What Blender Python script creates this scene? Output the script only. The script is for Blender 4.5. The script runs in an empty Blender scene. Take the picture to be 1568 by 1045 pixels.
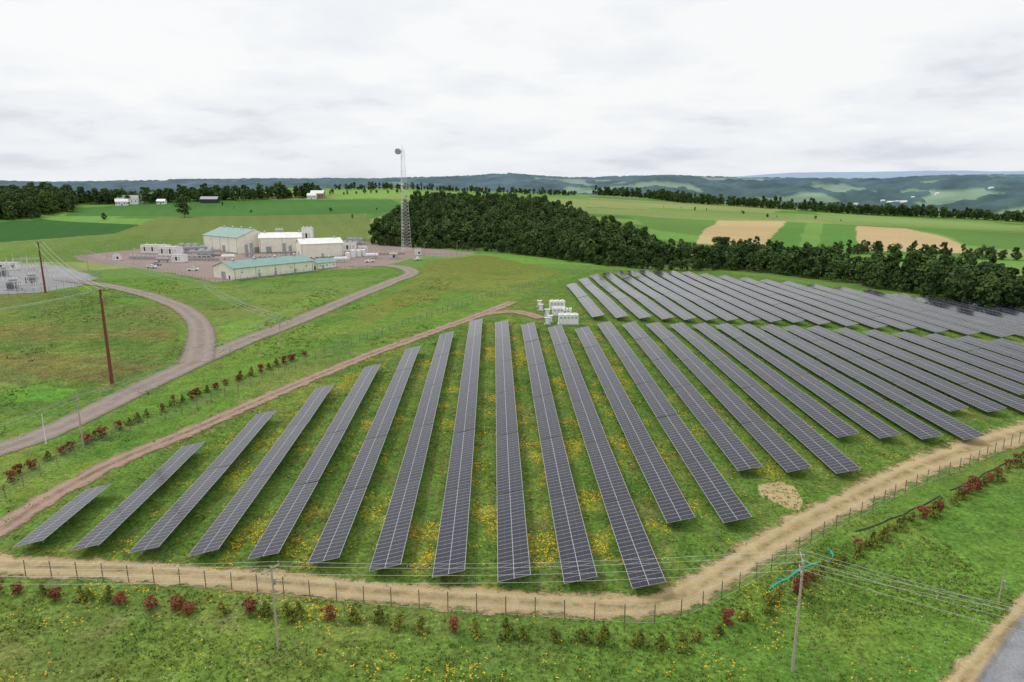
import bpy, math, random
import numpy as np
from mathutils import Vector
random.seed(7); rng=np.random.default_rng(7)
rad=math.radians
scene=bpy.context.scene
CH=48.0; F=1045.0; PITCH=rad(12.4); YAW=rad(1.5); HZ=292.0

# ------------------------------------------------------------------ helpers
def ss(a,b,x):
    t=np.clip((x-a)/(b-a),0,1); return t*t*(3-2*t)
def vn(x,y,seed=0):
    xi=np.floor(x).astype(np.int64); yi=np.floor(y).astype(np.int64)
    fx=x-xi; fy=y-yi; fx=fx*fx*(3-2*fx); fy=fy*fy*(3-2*fy)
    def h(a,b):
        n=(a*374761393+b*668265263+seed*974634777)&0xffffffff
        n=((n^(n>>13))*1274126177)&0xffffffff
        n=n^(n>>16)
        return (n&0xffff)/65535.0
    return (h(xi,yi)*(1-fx)+h(xi+1,yi)*fx)*(1-fy)+(h(xi,yi+1)*(1-fx)+h(xi+1,yi+1)*fx)*fy
def fbm(x,y,wl,seed=0,o=3):
    s=0;a=1;t=0
    for k in range(o):
        s=s+a*(vn(x/wl+17.3*k,y/wl-9.1*k,seed+k)-.5)*2; t+=a; a*=.5; wl*=.5
    return s/t
CX=[0,200,450,620,700,900,1100,1300,1568]; CY=[303,296,288,288,291,298,308,320,335]
HX=[-900,-400,0,100,200,400,550,700,780,850,900,1000,1100,1200,1300,1400,1500,1568,2200]
HY=[275,279,279,281,278,276,275,272,268,273,276,272,275,277,279,273,270,271,276]
H2X=[-900,0,600,900,1050,1200,1300,1400,1500,1568,2200]; H2Y=[284,284,282,280,276,266,264,263,265,263,266]
def H(x,y):
    x=np.asarray(x,float); y=np.asarray(y,float)
    d=np.hypot(x,y); az=np.clip(np.arctan2(x,y),-1.2,1.2)
    u=784+1045*np.tan(np.clip(az-YAW,-1.1,1.1)); ca=np.cos(az-YAW)
    base=6.2*ss(60,225,y)*(1-.8*ss(15,120,x))
    hc=CH-(np.interp(u,CX,CY)-HZ)/F*1400*ca
    z=base+(hc-base)*ss(430,1400,d)
    xm,ym=-10,740
    z=z+8*np.exp(-((x-xm)**2+(y-ym)**2)/(2*120.**2))
    v=-70.
    z=z+(v-z)*ss(1450,2600,d)
    h1=CH+(HZ-np.interp(u,HX,HY))/F*4800*ca
    z=z+(h1-z)*ss(2600,4800,d)
    z=z+(v-z)*ss(4950,6500,d)
    h2=CH+(HZ-np.interp(u,H2X,H2Y))/F*10500*ca
    z=z+(h2-z)*ss(6500,10500,d)
    z=z+fbm(x,y,260.,5,2)*2.5*ss(430,750,d)*(1-ss(1200,1400,d))
    z=z+fbm(x,y,1000.,9,4)*62*ss(2300,3600,d)*(1-.8*ss(4300,4800,d)*(1-ss(4800,5200,d)))*(1-.7*ss(9000,10500,d))
    out=np.clip(ss(235,300,y)+ss(-75,-110,x+0*y),0,1)
    z=z+fbm(x,y,38.,21,2)*.55*out*(1-ss(500,700,d))
    return z
Fv=np.array([math.sin(YAW)*math.cos(PITCH),math.cos(YAW)*math.cos(PITCH),-math.sin(PITCH)])
Rv=np.array([math.cos(YAW),-math.sin(YAW),0.]); Uv=np.cross(Rv,Fv)
TS=np.geomspace(35,1500,2600)
def sv(u,v,off=0.):
    """surveyed ground position for a bearing/elevation measured from the drone"""
    d=Fv+Rv*(u-784)/F+Uv*(522.5-v)/F
    d=d/math.hypot(d[0],d[1])
    X=d[0]*TS;Y=d[1]*TS;Z=CH+d[2]*TS
    g=Z-(H(X,Y)+off); k=np.nonzero(g<0)[0]
    if len(k)==0: t=1400.
    else:
        k=k[0]
        t=TS[k] if k==0 else TS[k-1]+(TS[k]-TS[k-1])*g[k-1]/(g[k-1]-g[k])
    return np.array([d[0]*t,d[1]*t])
def hz(x,y): return float(H(x,y))
def proj(x,y,z):
    p=np.array([x,y,z-CH]); f=p@Fv
    return 784+F*(p@Rv)/f, 522.5-F*(p@Uv)/f
def topz(x,y,vt):
    lo,hi=-20.,200.
    for _ in range(40):
        m=(lo+hi)/2
        if proj(x,y,m)[1]>vt: lo=m
        else: hi=m
    return lo
def solveY(X,v,off=1.5):
    lo,hi=45.,700.
    for _ in range(34):
        m=(lo+hi)/2
        if proj(X,m,hz(X,m)+off)[1]>v: lo=m
        else: hi=m
    return lo
def lin(r,g,b):
    f=lambda c:(c/255/12.92) if c/255<=.04045 else ((c/255+.055)/1.055)**2.4
    return (f(r),f(g),f(b))

# ------------------------------------------------------------------ materials
def newmat(name):
    m=bpy.data.materials.new(name); m.use_nodes=True
    nt=m.node_tree; nt.nodes.clear()
    o=nt.nodes.new('ShaderNodeOutputMaterial'); b=nt.nodes.new('ShaderNodeBsdfPrincipled')
    nt.links.new(b.outputs[0],o.inputs[0]); return m,nt,b,o
def setin(nt,s,v):
    if hasattr(v,'is_output') : nt.links.new(v,s)
    else: s.default_value=v
def mth(nt,op,a,b=0.,c=None,clamp=False):
    n=nt.nodes.new('ShaderNodeMath'); n.operation=op; n.use_clamp=clamp
    setin(nt,n.inputs[0],a); setin(nt,n.inputs[1],b)
    if c is not None: setin(nt,n.inputs[2],c)
    return n.outputs[0]
def mixc(nt,f,a,b,bt='MIX'):
    n=nt.nodes.new('ShaderNodeMix'); n.data_type='RGBA'; n.blend_type=bt
    setin(nt,n.inputs[0],f)
    setin(nt,n.inputs[6],a if hasattr(a,'is_output') else (*a[:3],1)); setin(nt,n.inputs[7],b if hasattr(b,'is_output') else (*b[:3],1))
    return n.outputs[2]
def noise(nt,scale,detail=3,vec=None,rough=.55):
    n=nt.nodes.new('ShaderNodeTexNoise'); n.inputs['Scale'].default_value=scale; n.inputs['Detail'].default_value=detail
    n.inputs['Roughness'].default_value=rough
    if vec is None:
        t=nt.nodes.new('ShaderNodeTexCoord'); vec=t.outputs['Object']
    nt.links.new(vec,n.inputs['Vector']); return n.outputs[0]
def mr(nt,v,a,b,c,d):
    n=nt.nodes.new('ShaderNodeMapRange'); setin(nt,n.inputs[0],v)
    for i,k in enumerate((a,b,c,d)): n.inputs[i+1].default_value=k
    return n.outputs[0]
def simple(name,col,rough=.7,var=.15,scale=1.5,metal=0.,spec=.3):
    m,nt,b,o=newmat(name)
    f=noise(nt,scale,4)
    c=mixc(nt,mr(nt,f,.3,.7,0,1),tuple(k*(1-var) for k in col),tuple(min(1,k*(1+var)) for k in col))
    nt.links.new(c,b.inputs['Base Color']); b.inputs['Roughness'].default_value=rough
    b.inputs['Metallic'].default_value=metal; b.inputs['Specular IOR Level'].default_value=spec
    return m
def leafmat(name,c1,c2,sc=.35,wr=.4,fine=2.2):
    m,nt,b,o=newmat(name)
    g=nt.nodes.new('ShaderNodeNewGeometry'); f=noise(nt,sc,3,g.outputs['Position'])
    oi=nt.nodes.new('ShaderNodeObjectInfo')
    f2=mth(nt,'ADD',mr(nt,f,.3,.7,0,1-wr),mth(nt,'MULTIPLY',oi.outputs['Random'],wr),clamp=True)
    f3=noise(nt,fine,2,g.outputs['Position'])
    f2=mth(nt,'ADD',f2,mr(nt,f3,.3,.7,-.25,.25),clamp=True)
    nt.links.new(mixc(nt,f2,c1,c2),b.inputs['Base Color']); b.inputs['Roughness'].default_value=.85
    b.inputs['Specular IOR Level'].default_value=.15
    return m
M_leafF=leafmat('forest_foliage',(.024,.056,.016),(.095,.155,.042),.05,.7,.8)
M_leafT=leafmat('tree_foliage',(.026,.06,.014),(.08,.135,.035),.4)
M_shG=leafmat('green_shrub_foliage',(.09,.12,.02),(.24,.25,.045),1.2,.6)
M_shR=leafmat('red_shrub_foliage',(.13,.04,.025),(.30,.10,.055),1.2,.6)
M_bark=simple('bark',(.09,.07,.055))
M_wood=simple('weathered_pole_wood',(.42,.36,.29),.8,.25,3)
M_rust=simple('weathering_steel',(.19,.06,.04),.7,.2,2)
M_post=simple('fence_post_wood',(.20,.15,.10),.8,.3,4)
M_galv=simple('galvanised_steel',(.42,.43,.44),.45,.1,3,.4)
M_lat=simple('lattice_steel',(.62,.60,.60),.5,.1,3,.0)
M_wire=simple('wire_metal',(.5,.5,.5),.5,.1,3,.0)
M_white=simple('white_painted_metal',(.80,.80,.79),.5,.06,.6)
M_dark=simple('dark_opening',(.04,.045,.05),.4)
M_grey=simple('grey_equipment_paint',(.34,.35,.37),.5,.15,1)
M_conc=simple('concrete',(.45,.43,.4),.9,.12,1)
M_rub=simple('tyre_rubber',(.03,.03,.03),.9)
M_glass=simple('window_glass',(.05,.06,.07),.1,.1,1,0,.6)
M_teal=simple('teal_sock_fabric',(.02,.42,.31),.7,.2,3)
M_black=simple('black_pipe',(.035,.04,.045),.6)
def corrug(name,col,sc=6.0,depth=.12):
    m,nt,b,o=newmat(name)
    t=nt.nodes.new('ShaderNodeTexCoord'); s=nt.nodes.new('ShaderNodeSeparateXYZ'); nt.links.new(t.outputs['Object'],s.inputs[0])
    w=mth(nt,'SINE',mth(nt,'MULTIPLY',mth(nt,'ADD',s.outputs[0],s.outputs[1]),sc))
    f=noise(nt,.3,4)
    v=mth(nt,'ADD',mth(nt,'MULTIPLY',w,depth*.5),mr(nt,f,.3,.7,.9,1.06))
    c=mixc(nt,1.,col,(1,1,1),'MULTIPLY')
    hs=nt.nodes.new('ShaderNodeHueSaturation'); nt.links.new(v,hs.inputs['Value']); nt.links.new(c,hs.inputs['Color'])
    nt.links.new(hs.outputs[0],b.inputs['Base Color']); b.inputs['Roughness'].default_value=.5; b.inputs['Specular IOR Level'].default_value=.3
    return m
M_cream=corrug('cream_metal_siding',(.84,.81,.70))
M_roof=corrug('teal_metal_roof',(.24,.38,.34))
M_whitec=corrug('white_container_siding',(.84,.84,.82),12)

# ------------------------------------------------------------------ mesh builder
class MB:
    def __init__(s): s.v=[];s.f=[];s.m=[]
    def add(s,vs,fs,mi=0):
        n=len(s.v); s.v+= [tuple(map(float,p)) for p in vs]
        for f in fs: s.f.append(tuple(i+n for i in f)); s.m.append(mi)
    def box(s,c,sz,rz=0.,mi=0):
        cx,cy,cz=c;a,b,h=sz[0]/2,sz[1]/2,sz[2]/2; ca,sa=math.cos(rz),math.sin(rz)
        vs=[(cx+x*ca-y*sa,cy+x*sa+y*ca,cz+z) for z in(-h,h) for x,y in((-a,-b),(a,-b),(a,b),(-a,b))]
        s.add(vs,[(3,2,1,0),(4,5,6,7),(0,1,5,4),(1,2,6,5),(2,3,7,6),(3,0,4,7)],mi)
    def cyl(s,p0,p1,r0,r1=None,n=6,mi=0,cap=True):
        r1=r0 if r1 is None else r1
        p0=Vector(p0);p1=Vector(p1);d=(p1-p0)
        if d.length<1e-6:return
        d.normalize(); a=d.orthogonal().normalized(); b=d.cross(a)
        vs=[];fs=[]
        for p,r in((p0,r0),(p1,r1)):
            for k in range(n):
                t=2*math.pi*k/n; vs.append(p+a*math.cos(t)*r+b*math.sin(t)*r)
        for k in range(n): fs.append((k,(k+1)%n,n+(k+1)%n,n+k))
        if cap: fs+= [tuple(range(n))[::-1],tuple(range(n,2*n))]
        s.add(vs,fs,mi)
    def make(s,name,mats,parent=None,loc=None,smooth=False):
        me=bpy.data.meshes.new(name); me.from_pydata(s.v,[],s.f)
        for m in mats: me.materials.append(m)
        if len(s.m): me.polygons.foreach_set('material_index',s.m)
        if smooth: me.polygons.foreach_set('use_smooth',[True]*len(s.f))
        me.update(); o=bpy.data.objects.new(name,me); scene.collection.objects.link(o)
        if parent: o.parent=parent
        if loc: o.location=loc
        return o
def empty(name,loc=(0,0,0),rz=0.):
    e=bpy.data.objects.new(name,None); scene.collection.objects.link(e); e.location=loc; e.rotation_euler[2]=rz; e.empty_display_size=1; return e
def npmesh(name,V,Fa,mats):
    me=bpy.data.meshes.new(name); k=Fa.shape[1]
    me.vertices.add(len(V)); me.vertices.foreach_set('co',V.astype(np.float32).ravel())
    me.loops.add(Fa.size); me.loops.foreach_set('vertex_index',Fa.astype(np.int32).ravel())
    me.polygons.add(len(Fa)); me.polygons.foreach_set('loop_start',np.arange(0,Fa.size,k,dtype=np.int32))
    try: me.polygons.foreach_set('loop_total',np.full(len(Fa),k,dtype=np.int32))
    except Exception: pass
    for m in mats: me.materials.append(m)
    me.update(calc_edges=True); return me
def link(name,me,parent=None):
    o=bpy.data.objects.new(name,me); scene.collection.objects.link(o)
    if parent:o.parent=parent
    return o

# ------------------------------------------------------------------ solar geometry parameters
A=sv(220,843,1.5); B=sv(994,897,1.5)
PIT=(B[0]-A[0])/8.; X9=A[0]+6*PIT
NV={1:834,2:840,3:844,4:848,5:853,6:861,7:871,8:881,9:887,10:890,11:898,12:798,13:798,14:719,15:721,16:723,17:668,18:669,19:670,20:671,21:628,22:629,23:630,24:603,25:603,26:604,27:580,30:582,31:562,42:560}
FVv={1:745,2:680,3:632,4:592,5:560,6:532,7:510,8:490,9:492,10:496,11:500,12:502,13:494,16:496,19:498,22:501,26:513,29:524,32:535,38:550,42:556}
N2={13:485,17:489,19:490,22:493,26:504,29:515,32:526,38:541,42:548}
F2={13:435,14:427,15:421,16:418,17:416,19:414,22:417,24:423,27:432,30:445,33:460,37:480,40:496,42:503}
def tab(t,i): return float(np.interp(i,sorted(t),[t[k] for k in sorted(t)]))

# ------------------------------------------------------------------ terrain
def pip(x,y,poly):
    c=np.zeros(x.shape,bool); n=len(poly)
    for i in range(n):
        x1,y1=poly[i];x2,y2=poly[(i+1)%n]
        if y1==y2: continue
        c^=((y1>y)!=(y2>y))&(x<(x2-x1)*(y-y1)/(y2-y1)+x1)
    return c
def world(px): return [tuple(sv(*p)) for p in px]
th=np.concatenate([np.arange(-60,60.01,.125),np.arange(62,299,3.)])*math.pi/180
rr=np.concatenate([[0.5,8,16,24],np.geomspace(30,12500,1180)])
TH,RR=np.meshgrid(th,rr); gx=(RR*np.sin(TH)).ravel(); gy=(RR*np.cos(TH)).ravel()
gz=H(gx,gy); d=np.hypot(gx,gy)
far=ss(2300,3200,d)
nt_=len(th)
col=np.zeros((len(gx),4))
def paint(mask,c,var,soft=None):
    c=np.array(lin(*c)); 
    col[mask,:3]=c; col[mask,3]=var
allm=np.ones(len(gx),bool)
paint(allm,(92,128,44),1.)
q1=np.floor((gx*.22+gy*.975+fbm(gx,gy,300,402,2)*25)/62.); q2=np.floor((gx*.975-gy*.22)/(210+70*vn(q1*1.,q1*0.,405)))
pr1=vn(q1,q2,410)
fm=(d>430)&(d<1500)
paint(d>380,(100,134,60),.45)
pal=np.array([lin(98,136,58),lin(118,146,72),lin(84,126,52),lin(132,148,82),lin(106,150,64)])
col[fm,:3]=pal[np.clip((pr1*5).astype(int),0,4)][fm]
def wob(a,wl,s): return gx+fbm(gx,gy,wl,s,3)*a, gy+fbm(gx,gy,wl,s+40,3)*a
wx1,wy1=wob(2.5,8,50); wx2,wy2=wob(3,60,60)
REG=[
 ([(-100,371),(0,384),(180,360),(250,366),(560,366),(640,372),(640,392),(110,402),(-100,404)],(100,130,54),.7,1),
 ([(-120,346),(60,336),(240,346),(228,353),(0,371),(-120,378)],(54,102,44),.25,2),
 ([(120,319),(270,309),(600,306),(625,316),(600,325),(520,330),(280,331),(100,331)],(72,118,52),.25,2),
 ([(240,333),(560,327),(570,350),(560,366),(250,366),(180,358)],(110,128,64),.5,2),
 ([(0,372),(200,356),(190,366),(0,382)],(108,134,62),.5,2),
 ([(470,291),(625,289),(640,301),(520,306)],(118,156,72),.2,2),
 ([(640,296),(760,296),(900,300),(905,306),(690,303)],(104,146,64),.2,2),
 ([(690,303),(905,305),(890,325),(800,320)],(130,148,86),.3,2),
 ([(905,306),(1040,313),(1200,322),(1180,327),(1000,318),(900,313)],(136,150,90),.3,2),
 ([(895,318),(1000,322),(1230,334),(1220,338),(1090,335),(890,326)],(124,144,80),.3,2),
 ([(1220,328),(1568,346),(1568,352),(1210,335)],(120,148,80),.3,2),
 ([(960,330),(1095,338),(1070,362),(1000,352)],(96,134,60),.3,2),
 ([(1205,340),(1310,345),(1310,384),(1240,383),(1170,378)],(88,134,56),.25,2),
 ([(1235,342),(1262,343),(1250,384),(1222,382)],(108,148,68),.25,2),
 ([(1098,338),(1203,339),(1172,377),(1120,377),(1064,373),(1075,358)],(184,162,120),.12,2),
 ([(1311,346),(1385,350),(1440,362),(1468,373),(1478,388),(1400,386),(1311,384)],(182,160,120),.12,2),
 ([(1390,349),(1568,358),(1700,362),(1700,384),(1568,383),(1480,376),(1445,360)],(92,130,58),.3,2),
 ([(1478,380),(1568,386),(1700,390),(1700,396),(1480,392)],(134,144,92),.3,2),
 ([(110,392),(240,379),(420,372),(560,370),(640,379),(728,388),(700,393),(640,393),(610,402),(560,411),(490,414),(400,426),(330,432),(270,419),(200,409),(130,401)],(150,134,128),.12,1),
 ([(0,406),(90,407),(152,424),(112,440),(20,454),(-60,456),(-60,406)],(150,150,154),.1,1),
 ([(650,402),(735,390),(800,402),(860,418),(800,432),(700,445),(600,478),(560,500),(545,480),(600,450),(640,425)],(110,122,48),.8,1),
 ([(750,392),(900,398),(920,408),(800,404)],(104,150,54),.8,1),
 ([(-80,455),(120,445),(262,482),(288,545),(170,600),(0,650),(-80,660)],(88,114,46),1.2,1),
 ([(0,500),(140,496),(262,505),(268,520),(120,520),(0,520)],(108,108,58),1.2,1),
 ([(0,540),(130,545),(250,560),(160,585),(60,575),(0,560)],(104,102,58),1.2,1),
 ([(-40,588),(60,590),(120,600),(90,612),(0,616),(-40,620)],(96,152,44),1.,1),
 ([(335,440),(600,418),(560,440),(400,500),(330,522),(325,480)],(102,130,56),.8,1),
 ([(340,500),(480,455),(500,462),(345,525)],(106,144,54),.8,1),
]
for px,c,v,w in REG:
    P=world(px); X,Y=(wx1,wy1) if w==1 else (wx2,wy2)
    paint(pip(X,Y,P),c,v)
solar_px=[(-60,845),(100,748),(200,700),(400,615),(640,517),(760,480),(830,440),(905,414),(1050,410),(1250,436),(1400,460),(1568,492),(1900,540),(1900,590),(1568,640),(1450,690),(1300,740),(1200,800),(1080,880),(1000,925),(700,915),(400,885),(0,862)]
SOLP=world(solar_px)
ms=pip(wx1,wy1,SOLP)
paint(ms,(84,118,42),1.1)
ph=((gx-X9)/PIT+.5)%1-.5
lane=ms&(d<330)
dm=np.abs(np.abs(((ph+.5)%1-.5)*PIT))
aisle=PIT/2-dm
rut=np.exp(-((aisle-.95)/.28)**2)*(.35+.65*vn(gx/4,gy/14,77))
dry=np.clip(fbm(gx,gy,14,88,4)*1.6+.0,0,1)
def tint(mask,w,c):
    c=np.array(lin(*c)); w=(w*mask)[:,None]; col[:,:3]=col[:,:3]*(1-w)+c*w
tint(lane,np.clip(fbm(gx,gy,22,91,3)*2.2,0,1)*.6,(62,108,34))
tint(lane,dry*.5,(118,126,50))
tint(lane,np.clip(fbm(gx,gy,6,93,3)*2.4-.6,0,1)*.45,(122,106,68))
tint(lane,rut*.55,(112,102,60))
yp=np.clip((fbm(gx,gy,5,305,4)-.12)*4,0,1)*np.clip(1.3-np.abs(gx)/55,0,1)*np.clip((aisle<PIT/2-1.7),0,1)
tint(lane&(d<230),yp*.2,(180,160,44))
mb=pip(wx1*.6+gx*.4,wy1*.6+gy*.4,world([(1163,744),(1190,739),(1218,746),(1226,770),(1222,784),(1195,780),(1168,764)]))
paint(mb,(172,154,116),.2)
near=(~ms)&(d<360)&(col[:,3]>.6)
tint(near,np.clip(fbm(gx,gy,18,101,4)*2.0,0,1)*.45,(120,134,54))
tint(near,np.clip(fbm(gx,gy,11,111,4)*2.2,0,1)*.5,(64,108,38))
bw=np.where(gx<-20,1.,.45)
tint(near,np.clip(fbm(gx,gy,40,121,4)*2.4-.2,0,1)*.5*bw,(118,114,66))
tint(near,np.clip(fbm(gx,gy,5,123,4)*2.6-.7,0,1)*.45*bw,(128,120,80))
col[ms|near,:3]*=1.08
farm=(d>430)&(d<1500)
s=1+.03*np.sin((gx*.94+gy*.33)*2*math.pi/19.)*farm+.18*fbm(gx,gy,90,131,4)*farm
col[:,:3]*=s[:,None]
grn=(col[:,1]>col[:,0]*1.05)&(d<1750)
lum=col[:,:3]@np.array([.3,.6,.1]); col[grn,:3]=col[grn,:3]*.93+lum[grn,None]*.07*np.array([1.05,.98,.85]); col[grn,1]*=.98
f1=(d>1750)
hazeA=ss(1800,5200,d);  # aerial haze painted into woods and meadows, bluer with distance
wood_haze=np.array(lin(58,82,64))*(1-hazeA[:,None])+np.array(lin(88,110,122))*hazeA[:,None]
mead_haze=np.array(lin(116,146,96))*(1-hazeA[:,None])+np.array(lin(128,148,142))*hazeA[:,None]
n1=fbm(gx,gy,260,141,3); n1b=fbm(gx,gy,900,143,2); uu=784+1045*np.tan(np.clip(np.arctan2(gx,gy)-YAW,-1.1,1.1))
valley=np.exp(-((uu-1390)/150)**2)*((d>2500)&(d<4200))*.2
mm=((n1+valley>.17)&(n1b+valley>-.02)&(d<4650))[:,None]
hc_=np.where(mm,mead_haze,wood_haze)*(1+.4*fbm(gx,gy,110,151,4))[:,None]
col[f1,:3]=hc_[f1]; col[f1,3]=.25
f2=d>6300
col[f2,:3]=np.array(lin(150,170,192)); col[f2,3]=.05  # farthest ridge: pale blue haze put straight into its base colour
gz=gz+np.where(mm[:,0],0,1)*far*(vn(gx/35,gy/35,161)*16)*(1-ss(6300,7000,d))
nr=len(rr); i0=(np.arange(nr-1)[:,None]*nt_+np.arange(nt_)[None,:]); i1=(np.arange(nr-1)[:,None]*nt_+(np.arange(nt_)+1)[None,:]%nt_)
Fa=np.stack([i0,i1,i1+nt_,i0+nt_],-1).reshape(-1,4)
m_t,nt,b,o=newmat('grassland')
at=nt.nodes.new('ShaderNodeAttribute'); at.attribute_name='Col'
nA=noise(nt,1.9,5,None,.7); nB=noise(nt,.33,4); nC=noise(nt,7.,3,None,.6)
vv=at.outputs['Alpha']
fa=mth(nt,'ADD',1.,mth(nt,'MULTIPLY',mr(nt,nA,.3,.7,-.6,.58),vv))
fb=mth(nt,'ADD',1.,mth(nt,'MULTIPLY',mr(nt,nB,.3,.7,-.25,.25),vv))
fc=mth(nt,'ADD',1.,mth(nt,'MULTIPLY',mr(nt,nC,.3,.7,-.25,.25),1.))
ft=mth(nt,'MAXIMUM',mth(nt,'MULTIPLY',mth(nt,'MULTIPLY',fa,fb),fc),.12)
sc=nt.nodes.new('ShaderNodeVectorMath'); sc.operation='SCALE'; nt.links.new(at.outputs['Color'],sc.inputs[0]); nt.links.new(ft,sc.inputs[3])
yel=mth(nt,'MULTIPLY',mr(nt,noise(nt,.8,4),.5,.72,0,.35),vv,clamp=True)
cc=mixc(nt,yel,sc.outputs[0],(.17,.20,.05))
nt.links.new(cc,b.inputs['Base Color']); b.inputs['Roughness'].default_value=.95; b.inputs['Specular IOR Level'].default_value=.05
bp=nt.nodes.new('ShaderNodeBump'); bp.inputs['Strength'].default_value=.6; bp.inputs['Distance'].default_value=.22
nt.links.new(nA,bp.inputs['Height']); nt.links.new(bp.outputs[0],b.inputs['Normal'])
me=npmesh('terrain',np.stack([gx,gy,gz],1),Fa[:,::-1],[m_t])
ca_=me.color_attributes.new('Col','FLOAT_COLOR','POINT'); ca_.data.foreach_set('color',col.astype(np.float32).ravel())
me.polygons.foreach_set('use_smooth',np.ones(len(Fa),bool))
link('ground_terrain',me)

# ------------------------------------------------------------------ roads
def catmull(P,step=1.5):
    P=[np.array(p) for p in P]; P=[2*P[0]-P[1]]+P+[2*P[-1]-P[-2]]; out=[]
    for i in range(1,len(P)-2):
        n=max(2,int(np.linalg.norm(P[i+1]-P[i])/step))
        for k in range(n):
            t=k/n; out.append(.5*((2*P[i])+(-P[i-1]+P[i+1])*t+(2*P[i-1]-5*P[i]+4*P[i+1]-P[i+2])*t*t+(-P[i-1]+3*P[i]-3*P[i+1]+P[i+2])*t**3))
    out.append(P[-2]); return np.array(out)
def roadmat(name,c1,c2,rut,edge=.16,grass=0.):
    m,nt,b,o=newmat(name)
    uv=nt.nodes.new('ShaderNodeUVMap'); s=nt.nodes.new('ShaderNodeSeparateXYZ'); nt.links.new(uv.outputs[0],s.inputs[0])
    n1=noise(nt,.35,5,None,.65); n2=noise(nt,4.,4,None,.7)
    c=mixc(nt,mr(nt,n1,.35,.65,0,1),c1,c2)
    w=mth(nt,'ABSOLUTE',mth(nt,'SUBTRACT',mth(nt,'ABSOLUTE',mth(nt,'SUBTRACT',s.outputs[0],.5)),.2))
    c=mixc(nt,mr(nt,w,.0,.12,.6,0),c,rut)
    hs=nt.nodes.new('ShaderNodeHueSaturation'); nt.links.new(mr(nt,n2,.25,.75,.72,1.25),hs.inputs['Value']); nt.links.new(c,hs.inputs['Color'])
    nt.links.new(hs.outputs[0],b.inputs['Base Color']); b.inputs['Roughness'].default_value=.95; b.inputs['Specular IOR Level'].default_value=.1
    e=mth(nt,'SUBTRACT',.5,mth(nt,'ABSOLUTE',mth(nt,'SUBTRACT',s.outputs[0],.5)))
    n3=noise(nt,.3,7,None,.78)
    a=mr(nt,mth(nt,'ADD',e,mr(nt,n3,.25,.75,-edge,edge*.6)),.0,.12,0,1)
    if grass>0:
        n4=noise(nt,.5,5,None,.75); g=mr(nt,mth(nt,'ABSOLUTE',mth(nt,'SUBTRACT',s.outputs[0],.5)),0,.1,grass,0)
        a=mth(nt,'MULTIPLY',a,mth(nt,'SUBTRACT',1.,mth(nt,'MULTIPLY',g,mr(nt,n4,.45,.6,0,1))))
    tr=nt.nodes.new('ShaderNodeBsdfTransparent'); mx=nt.nodes.new('ShaderNodeMixShader')
    nt.links.new(a,mx.inputs[0]); nt.links.new(tr.outputs[0],mx.inputs[1]); nt.links.new(b.outputs[0],mx.inputs[2]); nt.links.new(mx.outputs[0],o.inputs[0])
    return m
def strip(name,P,w,mat,off=.06,n=6):
    C=catmull(P); T=np.gradient(C,axis=0); T/=np.linalg.norm(T,axis=1)[:,None]+1e-9
    N=np.stack([T[:,1],-T[:,0]],1); W=np.interp(np.linspace(0,1,len(C)),np.linspace(0,1,len(w)),w) if hasattr(w,'__len__') else np.full(len(C),w)
    us=np.linspace(0,1,n+1); L=np.concatenate([[0],np.cumsum(np.linalg.norm(np.diff(C,axis=0),axis=1))])
    X=C[:,None,0]+N[:,None,0]*(us-.5)*W[:,None]; Y=C[:,None,1]+N[:,None,1]*(us-.5)*W[:,None]
    dd=np.hypot(X,Y); Z=H(X,Y)+off+dd*.0002
    V=np.stack([X,Y,Z],-1).reshape(-1,3); k=n+1
    a=(np.arange(len(C)-1)[:,None]*k+np.arange(n)[None,:])
    Fq=np.stack([a,a+1,a+k+1,a+k],-1).reshape(-1,4)[:,::-1]
    me=npmesh(name,V,Fq,[mat]); uvl=me.uv_layers.new(name='UVMap')
    UVv=np.stack([np.broadcast_to(us,(len(C),k)),np.broadcast_to(L[:,None],(len(C),k))],-1).reshape(-1,2)
    uvl.data.foreach_set('uv',UVv[Fq.ravel()].astype(np.float32).ravel())
    return link(name,me)
M_road=roadmat('road_gravel',lin(134,122,114),lin(150,138,129),lin(160,148,139),.08)
M_pink=roadmat('pink_gravel',lin(140,116,102),lin(164,140,124),lin(170,150,134),.26,.6)
M_tan=roadmat('tan_dirt',lin(154,136,100),lin(182,163,122),lin(190,171,134),.36,.55)
M_asph=roadmat('asphalt',lin(128,130,134),lin(144,146,150),lin(150,151,154),.03)
strip('dirt_perimeter_track',world([(-150,858),(0,866),(120,871),(250,878),(400,890),(560,905),(720,918),(860,926),(960,930),(1030,918),(1090,888),(1150,850),(1230,802),(1300,768),(1380,728),(1450,700),(1568,662),(1700,620)]),[5.8,5.8,5.8,5.9,6.2,6.4,6.8,7.6,9,9,8],M_tan,.07)
strip('pink_gravel_track',world([(-120,880),(0,812),(60,772),(130,732),(200,698),(300,657),(400,613),(480,579),(560,546),(650,513),(720,488),(785,463)]),[5.6,5.6,5.2,5,5.5,6,6.5],M_pink,.08)
strip('track_turnaround',world([(740,482),(790,478),(830,488)]),[5,7,6],M_pink,.1)
main=world([(-120,720),(0,688),(60,668),(130,637),(210,597),(290,560),(370,525),(450,494),(530,460),(590,436),(622,424),(630,416),(610,409),(570,407),(540,409)])
strip('gravel_road',main,[8.5,8.5,8.5,9,9,9,10,12],M_road,.10)
strip('gravel_road',world([(300,556),(306,535),(308,510),(300,490),(275,470),(235,455),(180,441),(120,432),(90,428)]),[10,8,8,8,7.5],M_road,.13)
strip('asphalt_road',world([(1800,800),(1680,890),(1625,960),(1580,1030),(1530,1120)]),7.5,M_asph,.08)
strip('road_shoulder',world([(1640,860),(1585,920),(1525,985),(1460,1060)]),3.4,M_tan,.05)

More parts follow.
